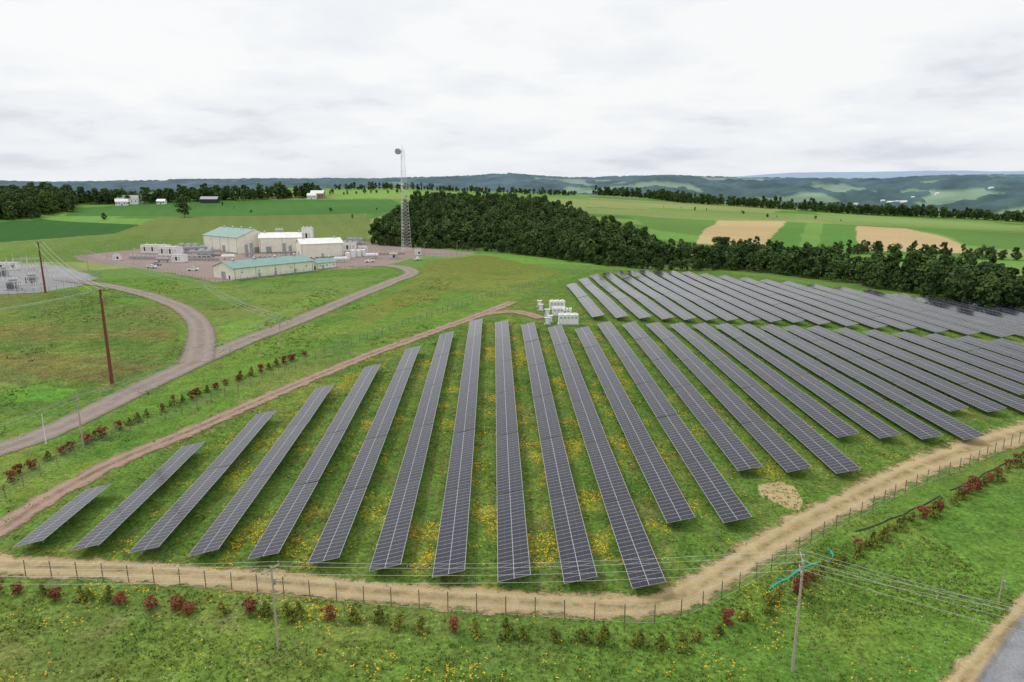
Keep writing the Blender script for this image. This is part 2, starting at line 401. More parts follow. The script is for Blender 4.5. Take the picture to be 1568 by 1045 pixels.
# ------------------------------------------------------------------ solar panel rows
m_p,nt,b,o=newmat('solar_glass')
uv=nt.nodes.new('ShaderNodeUVMap'); s=nt.nodes.new('ShaderNodeSeparateXYZ'); nt.links.new(uv.outputs[0],s.inputs[0])
U_,V_=s.outputs[0],s.outputs[1]
def line(x,per,w,off=0.):
    a=mth(nt,'MODULO',mth(nt,'ADD',x,off+per*50),per)
    a=mth(nt,'MINIMUM',a,mth(nt,'SUBTRACT',per,a))
    return mth(nt,'LESS_THAN',a,w/2)
lf=mth(nt,'MAXIMUM',line(V_,1.02,.045),line(U_,2.05,.065))
lc=mth(nt,'MAXIMUM',line(V_,.17,.018),line(U_,.17,.018))
lm=line(U_,1.025,.03)
mv=nt.nodes.new('ShaderNodeCombineXYZ'); nt.links.new(mth(nt,'FLOOR',mth(nt,'DIVIDE',mth(nt,'ADD',U_,102.5),2.05)),mv.inputs[0]); nt.links.new(mth(nt,'FLOOR',mth(nt,'DIVIDE',V_,1.02)),mv.inputs[1])
wh=nt.nodes.new('ShaderNodeTexWhiteNoise'); nt.links.new(mv.outputs[0],wh.inputs[0])
c0=mixc(nt,wh.outputs[0],(.007,.008,.019),(.016,.017,.033))
c1=mixc(nt,mth(nt,'MULTIPLY',lc,.22),c0,(.12,.12,.15))
c1=mixc(nt,mth(nt,'MULTIPLY',lm,.6),c1,(.16,.16,.19))
c2=mixc(nt,lf,c1,(.46,.46,.49))
nt.links.new(c2,b.inputs['Base Color']); b.inputs['Roughness'].default_value=.14; b.inputs['IOR'].default_value=1.46
M_pan=m_p
TILT=rad(12.5); HW=2.07
def panel_row(X,Y0,Y1):
    mb=MB(); uvs=[]
    n=max(1,int(round((Y1-Y0)/22.))); L=(Y1-Y0)/n
    for k in range(n):
        a=Y0+k*L+.12; e=Y0+(k+1)*L-.12
        za=hz(X,a)+1.55+random.uniform(-.05,.05); ze=hz(X,e)+1.55+random.uniform(-.05,.05)
        t=TILT+random.uniform(-.015,.015); cx,sx=math.cos(t),math.sin(t)
        def P(u,w,y,z): return (X+u*cx-w*sx, y, z+u*sx+w*cx)
        th_=.05
        vs=[P(-HW,th_,a,za),P(HW,th_,a,za),P(HW,th_,e,ze),P(-HW,th_,e,ze),P(-HW,0,a,za),P(HW,0,a,za),P(HW,0,e,ze),P(-HW,0,e,ze)]
        mb.add(vs,[(0,1,2,3)],0); mb.add(vs,[(7,6,5,4),(0,4,5,1),(1,5,6,2),(2,6,7,3),(3,7,4,0)],1)
        uvs+=[(-HW,0),(HW,0),(HW,e-a),(-HW,e-a)]+[(0.5,.5)]*20
        mb.cyl((X,a,za-.12),(X,e,ze-.12),.08,n=5,mi=1,cap=False); uvs+=[(.5,.5)]*20
        m=max(2,int(L/5.5))
        for q in range(m):
            y=a+(q+.5)*(e-a)/m; zz=za+(ze-za)*(q+.5)/m
            mb.cyl((X,y,hz(X,y)-.2),(X,y,zz-.1),.07,n=4,mi=1,cap=False); uvs+=[(.5,.5)]*16
            p=P(-1.5,-.02,y,zz); mb.cyl((X,y,zz-.9),p,.035,n=3,mi=1,cap=False); uvs+=[(.5,.5)]*12
            p=P(1.5,-.02,y,zz); mb.cyl((X,y,zz-.7),p,.035,n=3,mi=1,cap=False); uvs+=[(.5,.5)]*12
    ob=mb.make('solar_panel_row',[M_pan,M_galv])
    uvl=ob.data.uv_layers.new(name='UVMap'); uvl.data.foreach_set('uv',np.array(uvs,np.float32).ravel())
    return ob
for i in range(1,43):
    X=X9+(i-9)*PIT
    y0=solveY(X,tab(NV,i)); y1=solveY(X,tab(FVv,i))
    if i>=13:
        b0=solveY(X,tab(N2,i)); b1=solveY(X,tab(F2,i)); y1=min(y1,b0-4)
        if b1-b0>10: panel_row(X,b0,b1)
    if y1-y0>6: panel_row(X,y0,y1)

# ------------------------------------------------------------------ fences
m_f,nt,b,o=newmat('chain_link_mesh')
b.inputs['Base Color'].default_value=(.3,.3,.28,1); b.inputs['Roughness'].default_value=.6
tr=nt.nodes.new('ShaderNodeBsdfTransparent'); mx=nt.nodes.new('ShaderNodeMixShader'); mx.inputs[0].default_value=.08
nt.links.new(tr.outputs[0],mx.inputs[1]); nt.links.new(b.outputs[0],mx.inputs[2]); nt.links.new(mx.outputs[0],o.inputs[0])
def fence(P,sp=3.4,h=2.3,name='chain_link_fence',r=.065,closed=False):
    if closed: P=list(P)+[P[0]]
    C=catmull(P,1.) if not closed else np.array([np.array(P[i])+(np.array(P[i+1])-np.array(P[i]))*t for i in range(len(P)-1) for t in np.linspace(0,1,12,endpoint=False)]+[P[-1]])
    L=np.concatenate([[0],np.cumsum(np.linalg.norm(np.diff(C,axis=0),axis=1))])
    q=np.arange(0,L[-1],sp); X=np.interp(q,L,C[:,0]);Y=np.interp(q,L,C[:,1]);Z=H(X,Y)
    e=empty(name); mb=MB(); ms_=MB()
    for i in range(len(q)):
        mb.cyl((X[i],Y[i],Z[i]-.2),(X[i]+random.uniform(-.05,.05),Y[i],Z[i]+h+.1+random.uniform(-.08,.08)),r,n=5)
        if i:
            for hh in (.1,h*.5,h):
                mb.cyl((X[i-1],Y[i-1],Z[i-1]+hh),(X[i],Y[i],Z[i]+hh),.014,n=3,cap=False,mi=1)
            ms_.add([(X[i-1],Y[i-1],Z[i-1]+.05),(X[i],Y[i],Z[i]+.05),(X[i],Y[i],Z[i]+h-.03),(X[i-1],Y[i-1],Z[i-1]+h-.03)],[(0,1,2,3)])
    mb.make('posts_and_wires',[M_post,M_wire],e); ms_.make('mesh_fabric',[m_f],e)
fence(world([(-150,875),(0,884),(50,885),(145,889),(240,895),(335,902),(430,911),(530,922),(630,931),(730,938),(830,945),(930,952),(1000,955),(1055,942),(1090,925),(1150,893),(1200,862),(1260,822),(1320,790),(1400,748),(1480,716),(1568,676),(1700,625)]))
fence(world([(-60,800),(0,768),(100,708),(200,664),(300,626),(400,585),(500,545),(600,507),(700,472),(780,448),(850,427),(905,412)]),3.8,2.2)
fence(world([(0,404),(92,406),(156,424),(112,441),(20,456),(-60,458),(-60,404)]),3.5,2.4,closed=True,r=.05)
fence(world([(112,392),(240,378),(560,368),(730,386),(640,396)]),4,2.4,r=.05)
fence(world([(112,394),(200,410),(270,421),(330,434),(400,428),(490,416),(570,412)]),4,2.4,r=.05)

# ------------------------------------------------------------------ vegetation
def cards(C,N,S,rs):
    n=len(C); N=N/np.linalg.norm(N,axis=1)[:,None]
    R=rs.normal(size=(n,3)); T=np.cross(N,R); T/=np.linalg.norm(T,axis=1)[:,None]+1e-9; B_=np.cross(N,T)
    S=S[:,None]; k=rs.uniform(.6,1.3,(n,4,1))
    V=np.stack([C-T*S*k[:,0],C-B_*S*.8*k[:,1],C+T*S*k[:,2],C+B_*S*.8*k[:,3]],1).reshape(-1,3)
    return V,np.arange(n*4).reshape(-1,4)
def treemesh(name,h,cr,seed,nl=16,nc=55,cs=.75,mat=None,conif=False,zlo=.22,low=.6):
    rs=np.random.default_rng(seed)
    mb=MB(); mb.cyl((0,0,-.5),(rs.uniform(-.3,.3),0,h*.7),h*.017+.05,h*.006,n=6)
    Cs=[]
    for k in range(nl):
        a=rs.uniform(0,2*math.pi); zz=rs.uniform(zlo,.95)
        prof=math.sin(math.pi*min(1,(zz-.05)/.95))**low if not conif else (1.02-zz)*1.0
        rr_=cr*prof*rs.uniform(.25,.85)
        c=np.array([math.cos(a)*rr_,math.sin(a)*rr_,h*zz*.92]); R=cr*rs.uniform(.26,.5)*(1 if not conif else (1.2-zz))
        Cs.append((c,R)); 
        if k%3==0: mb.cyl((0,0,h*rs.uniform(.2,.45)),tuple(c),h*.007,h*.002,n=4)
    VV=[];FF=[];n0=0
    for c,R in Cs:
        D=rs.normal(size=(nc,3)); D/=np.linalg.norm(D,axis=1)[:,None]; D[:,2]=np.where(D[:,2]<-.5,-D[:,2],D[:,2])
        P=c+D*R*rs.uniform(.6,1.2,(nc,1))*np.array([1,1,.85]); P[:,2]=np.maximum(P[:,2],.1)
        v,f=cards(P,D+np.array([0,0,.35])+rs.normal(size=(nc,3))*.4,np.full(nc,cs)*rs.uniform(.6,1.3,nc),rs); VV.append(v);FF.append(f+n0);n0+=len(v)
    V=np.concatenate(VV);Fq=np.concatenate(FF)
    nv=len(mb.v); me=bpy.data.meshes.new(name)
    me.from_pydata(mb.v+[tuple(p) for p in V.tolist()],[],list(mb.f)+[tuple(int(a)+nv for a in f) for f in Fq.tolist()])
    me.materials.append(M_bark); me.materials.append(mat)
    me.polygons.foreach_set('material_index',[0]*len(mb.f)+[1]*len(Fq)); me.update(); return me
FT=[treemesh('forest_tree_mesh',h,c,s,nl,44,.85,M_leafF,False,zl) for s,h,c,nl,zl in ((1,18,5.4,16,.2),(2,16,5.8,16,.15),(3,22,4.0,15,.2),(4,17,6.2,18,.15),(5,14,4.4,13,.12),(6,20,5.0,17,.2))]
def instancer(name,pts,smin,smax):
    pts=np.array(pts); grp=rng.integers(0,len(FT),len(pts)); root=empty(name)
    for g in range(len(FT)):
        P=pts[grp==g]
        if len(P)==0: continue
        n=len(P); a=rng.uniform(0,2*math.pi,n); s_=rng.uniform(smin,smax,n)/2
        Z=H(P[:,0],P[:,1])
        V=np.stack([np.stack([P[:,0]+s_*math.sqrt(2)*np.cos(a+k*math.pi/2),P[:,1]+s_*math.sqrt(2)*np.sin(a+k*math.pi/2),Z-.3],1) for k in range(4)],1).reshape(-1,3)
        me=npmesh('planting_spots',V,np.arange(n*4).reshape(-1,4),[])
        o_=link('planting_spots',me,root); o_.instance_type='FACES'; o_.use_instance_faces_scale=True; o_.instance_faces_scale=1.; o_.show_instancer_for_render=False; o_.show_instancer_for_viewport=False
        t=link('tree_crown',FT[g],o_)
def scatter(poly,sp):
    P=np.array(poly); x0,y0=P.min(0);x1,y1=P.max(0)
    X,Y=np.meshgrid(np.arange(x0,x1,sp),np.arange(y0,y1,sp)); X=X.ravel()+rng.uniform(-.6,.6,X.size)*sp; Y=Y.ravel()+rng.uniform(-.6,.6,Y.size)*sp
    k=pip(X+fbm(X,Y,40,33,2)*9,Y+fbm(X,Y,40,34,2)*9,P.tolist()); return np.stack([X[k],Y[k]],1)
def pd(u,dist):
    az=YAW+math.atan((u-784)/F); return (math.sin(az)*dist,math.cos(az)*dist)
def lineof(px,sp,wd,jit=.3,wpts=None):
    C=catmull(wpts or world(px),sp); out=[]
    for p in C:
        for k in range(wd): 
            dv=p/np.linalg.norm(p); out.append(p+dv*k*sp*.9+rng.normal(size=2)*sp*jit)
    return out
front=world([(574,373),(650,378),(760,384),(850,395),(930,405),(1000,411)])
mid=front+[pd(1010,470),pd(985,560),pd(900,660),pd(820,820),pd(700,880),pd(640,860),pd(625,700),pd(585,600)]
instancer('forest',scatter(mid,7.4),.5,1.12)
instancer('forest_edge_thicket',lineof([(574,375),(650,380),(760,386),(850,397),(930,407),(1000,413),(1100,414)],3.2,2,.6),.22,.5)
fr2=world([(1000,411),(1060,411),(1140,418),(1200,425),(1300,440),(1400,455),(1500,474),(1568,486),(1700,510),(1900,545)])
back=[(p[0]*(1+k),p[1]*(1+k)) for p,k in zip(fr2,[.12,.09,.10,.13,.16,.20,.26,.3,.35,.4])]
poly2=[(p[0]*1.02,p[1]*1.02) for p in fr2]+back[::-1]
instancer('forest',scatter(poly2,6.),.4,.95)
instancer('distant_tree_line',lineof([(915,299),(1000,305),(1060,312),(1200,321),(1300,328),(1420,333),(1568,341),(1700,346)],7,5,.5),.4,1.05)
instancer('distant_tree_line',lineof([(520,291),(620,291),(760,296),(878,300)],9,3,.5),.35,.75)
lf_poly=world([(-150,338),(0,339),(60,334),(112,322)])+[pd(125,1150),pd(0,1250),pd(-150,1300)]
instancer('forest',scatter(lf_poly,8.),.75,1.35)
instancer('distant_tree_line',lineof([(118,313),(200,313),(300,309),(400,306),(485,303)],8,6,.5),.5,1.2)
instancer('distant_tree_line',lineof([(480,301),(560,297),(620,296)],12,1),.3,.6)
instancer('hedgerow',lineof([(300,308),(450,329),(560,327)],60,1),.15,.3)
instancer('hedgerow',lineof([(1100,380),(1230,392),(1330,389),(1450,394),(1568,400)],5,2,.6),.3,.62)
instancer('hedgerow',lineof([(1020,318),(1120,326),(1200,334),(1300,340)],26,1,.5),.12,.4)
for (u,v,vt) in [(283,333,300),(1098,390,362),(1240,400,378),(1368,398,373),(1425,400,376),(1515,396,377),(160,337,326),(1160,392,376)]:
    p=sv(u,v); z=hz(*p); h=topz(p[0],p[1],vt)-z; o_=link('deciduous_tree',treemesh('deciduous_tree',h,h*.42,u,20,60,h*.045,M_leafT,False,.15)); o_.location=(p[0],p[1],z)
SG=[treemesh('conifer_shrub',2.2,1.1,s,16,30,.15,M_shG,True,.08) for s in (11,12,13)]
SR=[treemesh('red_shrub',2.1,.95,s,14,24,.15,M_shR,False,.15) for s in (21,22)]
def shrubs(P,sp,pr,sm=1.):
    C=catmull(P,.5); L=np.concatenate([[0],np.cumsum(np.linalg.norm(np.diff(C,axis=0),axis=1))]); q=0
    while q<L[-1]:
        x=np.interp(q,L,C[:,0])+random.gauss(0,.35);y=np.interp(q,L,C[:,1])+random.gauss(0,.35)
        red=random.random()<pr(x,y) if callable(pr) else random.random()<pr
        o_=link('red_leaf_shrub' if red else 'conifer_shrub',random.choice(SR if red else SG)); o_.location=(x,y,hz(x,y)-.05)
        k=random.uniform(.75,1.15)*sm; o_.scale=(k,k,k*random.uniform(.85,1.15)); o_.rotation_euler[2]=random.uniform(0,6.28)
        q+=sp*random.uniform(.65,1.35)
shrubs(world([(-60,902),(45,912),(105,917),(170,921),(240,928),(375,940),(475,950),(545,957),(660,966),(745,972),(830,979),(900,984),(1015,992),(1100,975),(1140,952),(1180,928)]),2.9,lambda x,y:.45 if x<-14 else .06)
shrubs(world([(1180,928),(1230,897),(1280,868),(1330,838),(1380,811),(1430,786),(1480,757),(1530,731),(1568,707),(1700,650)]),2.2,.4)
shrubs(world([(-60,772),(0,745),(50,718),(100,694),(200,650),(300,609),(400,570),(480,541)]),2.7,.5,1.1)
def tufts(n,region,name,mat,size,hgt,seed,dens=None,k=4,flat=False):
    rs=np.random.default_rng(seed)
    x0,x1,y0,y1=region; X=rs.uniform(x0,x1,n);Y=rs.uniform(y0,y1,n)
    keep=(np.abs(np.arctan2(X,Y)-YAW)<rad(42))
    if dens is not None: keep&=dens(X,Y)>rs.uniform(0,1,n)
    X=X[keep];Y=Y[keep];Z=H(X,Y); m=len(X)
    a=rs.uniform(0,6.28,(m,k)); s_=rs.uniform(.5,1.4,(m,k))*size; hh=rs.uniform(.4,1.3,(m,k))*hgt
    bx=X[:,None]+rs.normal(size=(m,k))*size*.8; by=Y[:,None]+rs.normal(size=(m,k))*size*.8
    zb=np.broadcast_to(Z[:,None],a.shape)
    if flat:
        zz=zb+hh; v0=np.stack([bx-np.cos(a)*s_*.5,by-np.sin(a)*s_*.5,zz],-1); v1=np.stack([bx+np.cos(a)*s_*.5,by+np.sin(a)*s_*.5,zz],-1)
        v2=np.stack([bx-np.sin(a)*s_*.8,by+np.cos(a)*s_*.8,zz+.03],-1)
    else:
        v0=np.stack([bx-np.cos(a)*s_*.5,by-np.sin(a)*s_*.5,zb-.03],-1); v1=np.stack([bx+np.cos(a)*s_*.5,by+np.sin(a)*s_*.5,zb-.03],-1)
        v2=np.stack([bx-np.sin(a)*s_*1.1,by+np.cos(a)*s_*1.1,zb+hh],-1)
    V=np.stack([v0,v1,v2],2).reshape(-1,3)
    return link(name,npmesh(name,V,np.arange(len(V)).reshape(-1,3),[mat]))
M_weed=leafmat('weed_leaves',(.05,.10,.015),(.17,.235,.045),.9)
M_weed2=leafmat('dry_grass',(.16,.165,.055),(.31,.30,.11),.9)
M_yel=leafmat('yellow_petals',(.85,.42,.004),(1.0,.66,.015),.9)
M_wht=leafmat('pale_petals',(.5,.52,.4),(.7,.7,.62),.9)
FENP=world([(-150,872),(0,880),(430,905),(1000,948),(1100,915),(1200,858),(1320,786),(1480,712),(1700,622)])
fx=[p[0] for p in FENP]; fy=[p[1] for p in FENP]
def outside(X,Y): return (Y<np.interp(X,fx,fy)-1.).astype(float)
def clus(X,Y,wl,s,t): return np.clip((fbm(X,Y,wl,s,3)-t)*4,0,1)
def inaisle(X,Y):
    p=((X-X9)/PIT+.5)%1-.5; return (np.abs(p)*PIT>1.6)
RD=np.array(world([(1585,920),(1525,985),(1460,1060)]))
def offroad(X,Y): return (X<np.interp(Y,RD[::-1,1],RD[::-1,0])-2).astype(float)
tufts(70000,(-75,95,55,160),'meadow_weeds',M_weed,.18,.25,1,lambda X,Y:outside(X,Y)*offroad(X,Y)*(.2+clus(X,Y,9,301,-.1)))
tufts(11000,(-75,95,55,160),'dry_grass_tufts',M_weed2,.16,.25,2,lambda X,Y:outside(X,Y)*offroad(X,Y)*clus(X,Y,12,302,0))
tufts(18000,(-75,60,55,110),'yellow_wildflowers',M_yel,.17,.4,3,lambda X,Y:outside(X,Y)*(clus(X,Y,6,303,.08)+.06)*ss(60,0,X),2,True)
tufts(7000,(-60,90,55,140),'pale_wildflowers',M_wht,.11,.4,8,lambda X,Y:outside(X,Y)*offroad(X,Y)*clus(X,Y,8,307,.05)*.6,2,True)
solmask=lambda X,Y: pip(X,Y,SOLP).astype(float)
tufts(60000,(-85,150,75,240),'aisle_weeds',M_weed,.18,.2,4,lambda X,Y:solmask(X,Y)*(.15+clus(X,Y,9,304,0)))
tufts(14000,(-60,100,75,200),'pale_aisle_wildflowers',M_wht,.10,.3,14,lambda X,Y:solmask(X,Y)*inaisle(X,Y)*clus(X,Y,8,317,.1)*.6,2,True)
tufts(100000,(-60,70,80,200),'yellow_aisle_wildflowers',M_yel,.18,.35,5,lambda X,Y:solmask(X,Y)*inaisle(X,Y)*(np.clip((fbm(X,Y,5,305,4)-.12)*4,0,1)*.6+.012)*ss(75,10,np.abs(X)),2,True)
tufts(36000,(-60,190,80,330),'scattered_aisle_wildflowers',M_yel,.2,.35,9,lambda X,Y:solmask(X,Y)*inaisle(X,Y)*(.05+.45*clus(X,Y,10,315,.12)),2,True)
tufts(36000,(-190,-20,90,330),'roadside_weeds',M_weed,.3,.35,6,lambda X,Y:(1-solmask(X,Y))*clus(X,Y,14,306,.05)*.4)

# ------------------------------------------------------------------ power poles & wires
def pole(u,v,vt,r,mat,arms=(2.4,),name='utility_pole',ang=0.,tr=None):
    p=sv(u,v); z=hz(*p); t=topz(p[0],p[1],vt); h=t-z
    e=empty(name,(p[0],p[1],z),ang); mb=MB(); mb.cyl((0,0,-.5),(0,0,h),r,r*.62,n=10); mb.make('shaft',[mat],e,smooth=False)
    mb=MB(); k=0
    for w in arms:
        zz=h-.35-k*1.3; mb.box((0,.16,zz),(w,.1,.13)); 
        for x in (-w*.46,0.001,w*.46): mb.cyl((x,.16,zz+.06),(x,.16,zz+.38),.05,.07,n=6,mi=1)
        mb.cyl((-w*.3,.14,zz),(0,.13,zz-.7),.025,n=4); mb.cyl((w*.3,.14,zz),(0,.13,zz-.7),.025,n=4); k+=1
    mb.cyl((0.3,0,h-2.2),(0.3,0,h-1.5),.14,n=8,mi=1)
    mb.make('crossarms_and_insulators',[mat,M_galv],e)
    return np.array([p[0],p[1],t]),ang
def span(a,b,offs,sag,r=.02,name='power_line'):
    mb=MB()
    for (ox,oz) in offs:
        d_=b[:2]-a[:2]; n_=np.array([-d_[1],d_[0]])/np.linalg.norm(d_)
        P=[]
        for k in range(15):
            t=k/14; q=a[:2]+(b[:2]-a[:2])*t+n_*ox; P.append((q[0],q[1],a[2]+(b[2]-a[2])*t+oz-4*sag*t*(1-t)))
        for k in range(14): mb.cyl(P[k],P[k+1],r,n=3,cap=False)
    mb.make(name,[M_wire])
W3=[(-1.1,-.05),(0,.1),(1.1,-.05),(0,-1.6)]
pA,_=pole(426,994,868,.15,M_wood,(2.4,),ang=rad(60))
pB,_=pole(1213,1028,850,.16,M_wood,(2.4,2.0),ang=rad(75))
pole(1529,922,872,.09,M_wood,(),name='short_wooden_post')
qa=np.array([*sv(-300,985),0.]); qa[2]=hz(qa[0],qa[1])+9.5
qb=np.array([*sv(1900,1150),0.]); qb[2]=hz(qb[0],qb[1])+8
span(pA,pB,W3,.8,.017); span(qa,pA,W3,.6,.017)
span(pB,qb,W3,.5,.017)
qc=np.array([*sv(1750,1010),0.]); qc[2]=hz(qc[0],qc[1])+3.5
span(pB+np.array([0,0,-1.]),qc,[(-.6,0),(.6,0)],.4,.015)
s1,_=pole(172,588,443,.42,M_rust,(3.4,),name='steel_transmission_pole')
s2,_=pole(70,449,370,.42,M_rust,(3.4,),name='steel_transmission_pole')
w1,_=pole(128,684,608,.16,M_wood,(2.4,),ang=rad(-50))
w2,_=pole(431,536,482,.18,M_wood,(2.6,2.6),ang=rad(-50))
w3,_=pole(314,471,432,.18,M_wood,(2.2,),ang=rad(-30))
w4,_=pole(136,416,384,.18,M_wood,(2.2,))
pole(71,680,634,.10,M_white,(),name='marker_pole')
w5,_=pole(97,400,374,.15,M_wood,(2.2,)); w6,_=pole(35,402,376,.15,M_wood,(2.2,))
span(w1,w2,W3,1.5,.03); span(w2,w3,W3,1.5,.035); span(w3,w4,W3,1.5,.035)
q=np.array([*sv(-200,800),0.]); q[2]=hz(q[0],q[1])+9; span(q,w1,W3,1.,.028)
q=np.array([*sv(-260,640),0.]); q[2]=hz(q[0],q[1])+20; span(q,s1,[(-1.6,-.1),(0,0),(1.6,-.1)],2,.035)
span(s1,s2,[(-1.6,-.1),(0,0),(1.6,-.1)],2,.04)
span(s2,w4,W3,1,.035)
span(s1,w3,[(-1,-1),(1,-1)],2,.035)
# lattice tower
p=sv(621,386); z=hz(*p); ht=topz(p[0],p[1],229)-z
e=empty('lattice_radio_tower',(p[0],p[1],z),.3); mb=MB(); n=30
def tp(k,c):
    t=k/n; w=(1-t)*2.9+1.3; a=c*2*math.pi/3; return (math.cos(a)*w,math.sin(a)*w,ht*t)
for k in range(n):
    mi=0 if (k//3)%2 else 1
    for c in range(3):
        mb.cyl(tp(k,c),tp(k+1,c),.11,n=4,mi=mi,cap=False); mb.cyl(tp(k,c),tp(k+1,(c+1)%3),.045,n=3,mi=mi,cap=False); mb.cyl(tp(k+1,c),tp(k+1,(c+1)%3),.045,n=3,mi=mi,cap=False); mb.cyl(tp(k+1,c),tp(k,(c+1)%3),.045,n=3,mi=mi,cap=False)
mb.make('lattice',[M_lat,M_white],e)
mb=MB(); mb.cyl((-3.6,-1.6,ht-1.5),(-2.6,-.5,ht-1.5),1.9,1.9,n=16); mb.cyl((-2.6,-.8,ht-1.5),(0,0,ht-1.5),.2,n=6); mb.cyl((0,0,ht),(0,0,ht+3),.08,n=5); mb.cyl((1.2,-1,ht*.55),(1.6,-1.5,ht*.55),.9,n=12)
mb.make('drum_antennas',[M_grey],e)

# ------------------------------------------------------------------ buildings
M_teal2=simple('teal_trim',(.16,.27,.25),.5)
def gable(name,a,b_,width,wh,rh,doors=(),wins=0,ov=.5,roof=None):
    a=sv(*a); b_=sv(*b_); dv=b_-a; L=np.linalg.norm(dv); ang=math.atan2(dv[1],dv[0])
    z=min(hz(*a),hz(*b_)); 
    e=empty(name,(a[0],a[1],z),ang); W=width
    mb=MB(); vs=[(0,0,-2),(L,0,-2),(L,W,-2),(0,W,-2),(0,0,wh),(L,0,wh),(L,W,wh),(0,W,wh),(0,W/2,wh+rh),(L,W/2,wh+rh)]
    mb.add(vs,[(0,1,5,4),(2,3,7,6),(1,2,6,9,5),(3,0,4,8,7)]); mb.make('walls',[M_cream],e)
    mb=MB(); k=rh/(W/2)
    for sgn in (0,1):
        y0=-ov if sgn==0 else W+ov; zz=wh-ov*k
        v=[(-ov,y0,zz+.03),(L+ov,y0,zz+.03),(L+ov,W/2,wh+rh+.03),(-ov,W/2,wh+rh+.03)]
        v+=[(p_[0],p_[1],p_[2]+.25) for p_ in v]
        mb.add(v,[(0,1,2,3),(7,6,5,4),(0,4,5,1),(1,5,6,2),(2,6,7,3),(3,7,4,0)])
    for t in np.linspace(.12,.88,max(2,int(L/11))): mb.cyl((L*t,W/2,wh+rh),(L*t,W/2,wh+rh+1.1),.5,n=8,mi=1); mb.cyl((L*t,W/2,wh+rh+1.0),(L*t,W/2,wh+rh+1.5),.8,.1,n=8,mi=1)
    mb.make('roof',[roof or M_roof,M_galv],e)
    mb=MB()
    for (x,w,h) in doors: mb.box((L*x,-.03,h/2),(w,.1,h),mi=3); mb.box((L*x,-.06,h+.1),(w+.4,.14,.2),mi=1)
    for k_ in range(wins): mb.box((L*(k_+.5)/wins,-.03,wh*.62),(1.0,.1,.7),mi=3)
    mb.box((-.03,W*.5,1.8),(.1,3.6,3.6),mi=3); mb.box((-.03,W*.2,1.05),(.1,1.1,2.1),mi=0)
    mb.box((L+.03,W*.5,1.8),(.1,3.6,3.6),mi=3)
    mb.box((L/2,-.05,.25),(L*.998,.12,.5),mi=1)
    for x in np.linspace(.02,.98,max(2,int(L/9))): mb.box((L*x,-.06,wh*.5),(.14,.1,wh*.96),mi=1)
    mb.make('doors_and_windows',[M_dark,M_teal2,M_glass,M_grey],e); return e
gable('compressor_building',(358,429),(481,416),17,5.6,2.6,[(.5,1.2,2.2),(.75,1.2,2.2),(.3,1.2,2.2)],5)
gable('office_annex_building',(486,414),(516,410),9,3.6,1.8,[(.3,1.1,2.1)],3)
gable('compressor_hall_building',(313,381),(365,389),27,10.5,5,[(.6,4,4.5)],0)
gable('control_hall_building',(398,388),(468,386),16,10,3,[(.2,3.5,4)],0,roof=M_whitec)
gable('machine_hall_building',(462,396),(526,393),16,8.8,2.8,[(.5,1.2,2.2)],0,roof=M_whitec)
def equip(name,u,v,fn,ang=0.):
    p=sv(u,v); e=empty(name,(p[0],p[1],hz(*p)),ang); fn(e); return e
def flatblock(L,W,Hh,mat,louv=True):
    def f(e):
        mb=MB(); mb.box((0,0,Hh/2+.4),(L,W,Hh)); mb.box((0,0,Hh+.5),(L+.3,W+.3,.18),mi=1)
        for k in range(int(L/2)): mb.box((-L/2+1+k*2,-W/2-.03,Hh*.5+.4),(1.3,.08,Hh*.55),mi=2 if k%3==1 else 1)
        for k in range(3): mb.cyl((-L/3+k*L/3,0,Hh+.5),(-L/3+k*L/3,0,Hh+1.6),.45,n=8,mi=1)
        mb.box((0,0,.2),(L*.96,W*.94,.5),mi=1)
        mb.make('housing',[mat,M_lat,M_dark],e)
    return f
equip('rooftop_intake_unit',473,386,flatblock(7,6,16,M_whitec),.1)
equip('exhaust_stack_unit',430,384,flatblock(5,4,14,M_grey),.1)
equip('equipment_enclosure',240,388,flatblock(19,6,5,M_whitec),-.25)
equip('equipment_enclosure',262,392,flatblock(14,6,5.5,M_whitec),-.25)
equip('equipment_enclosure',276,402,flatblock(7,5,4,M_whitec),-.25)
equip('equipment_enclosure',536,385,flatblock(9,5,5,M_whitec),.1)
equip('equipment_enclosure',556,388,flatblock(6,4,4,M_whitec),.1)
def cooler(e):
    mb=MB()
    mb.box((0,0,3.2),(14,5,1.2))
    for x in(-6.5,-2.2,2.2,6.5):
        for y in(-2.2,2.2): mb.cyl((x,y,0),(x,y,3),.18,n=4)
    for x in(-4.6,0,4.6): mb.cyl((x,0,3.8),(x,0,4.6),2.,1.8,n=14,mi=1)
    mb.cyl((-7,-3.5,1.2),(7,-3.5,1.2),.45,n=8,mi=1); mb.cyl((-7,-3.5,1.2),(-7,-1,3.2),.3,n=8,mi=1)
    mb.make('cooler',[M_grey,M_galv],e)
for (u,v,a) in [(300,387,.2),(322,392,.2),(537,379,-.3),(545,374,-.3),(290,383,.2),(308,394,.1)]: equip('gas_cooler',u,v,cooler,a)
def tank(r,h,horiz=False,m=None):
    def f(e):
        mb=MB()
        if horiz:
            mb.cyl((-h/2,0,r+1),(h/2,0,r+1),r,n=16); mb.cyl((-h/2-.5,0,r+1),(-h/2,0,r+1),r*.6,r,n=16); mb.cyl((h/2,0,r+1),(h/2+.5,0,r+1),r,r*.6,n=16)
            for x in(-h/3,h/3): mb.box((x,0,.6),(.4,r*1.6,1.4),mi=1)
        else:
            mb.cyl((0,0,0),(0,0,h),r,n=18); mb.cyl((0,0,h),(0,0,h+.5),r,.2,n=18); mb.cyl((r+.2,0,0),(r+.2,0,h+.8),.07,n=4,mi=1); mb.cyl((r+.5,0,0),(r+.5,0,h+.8),.07,n=4,mi=1)
        mb.make('vessel',[m or M_white,M_grey],e)
    return f
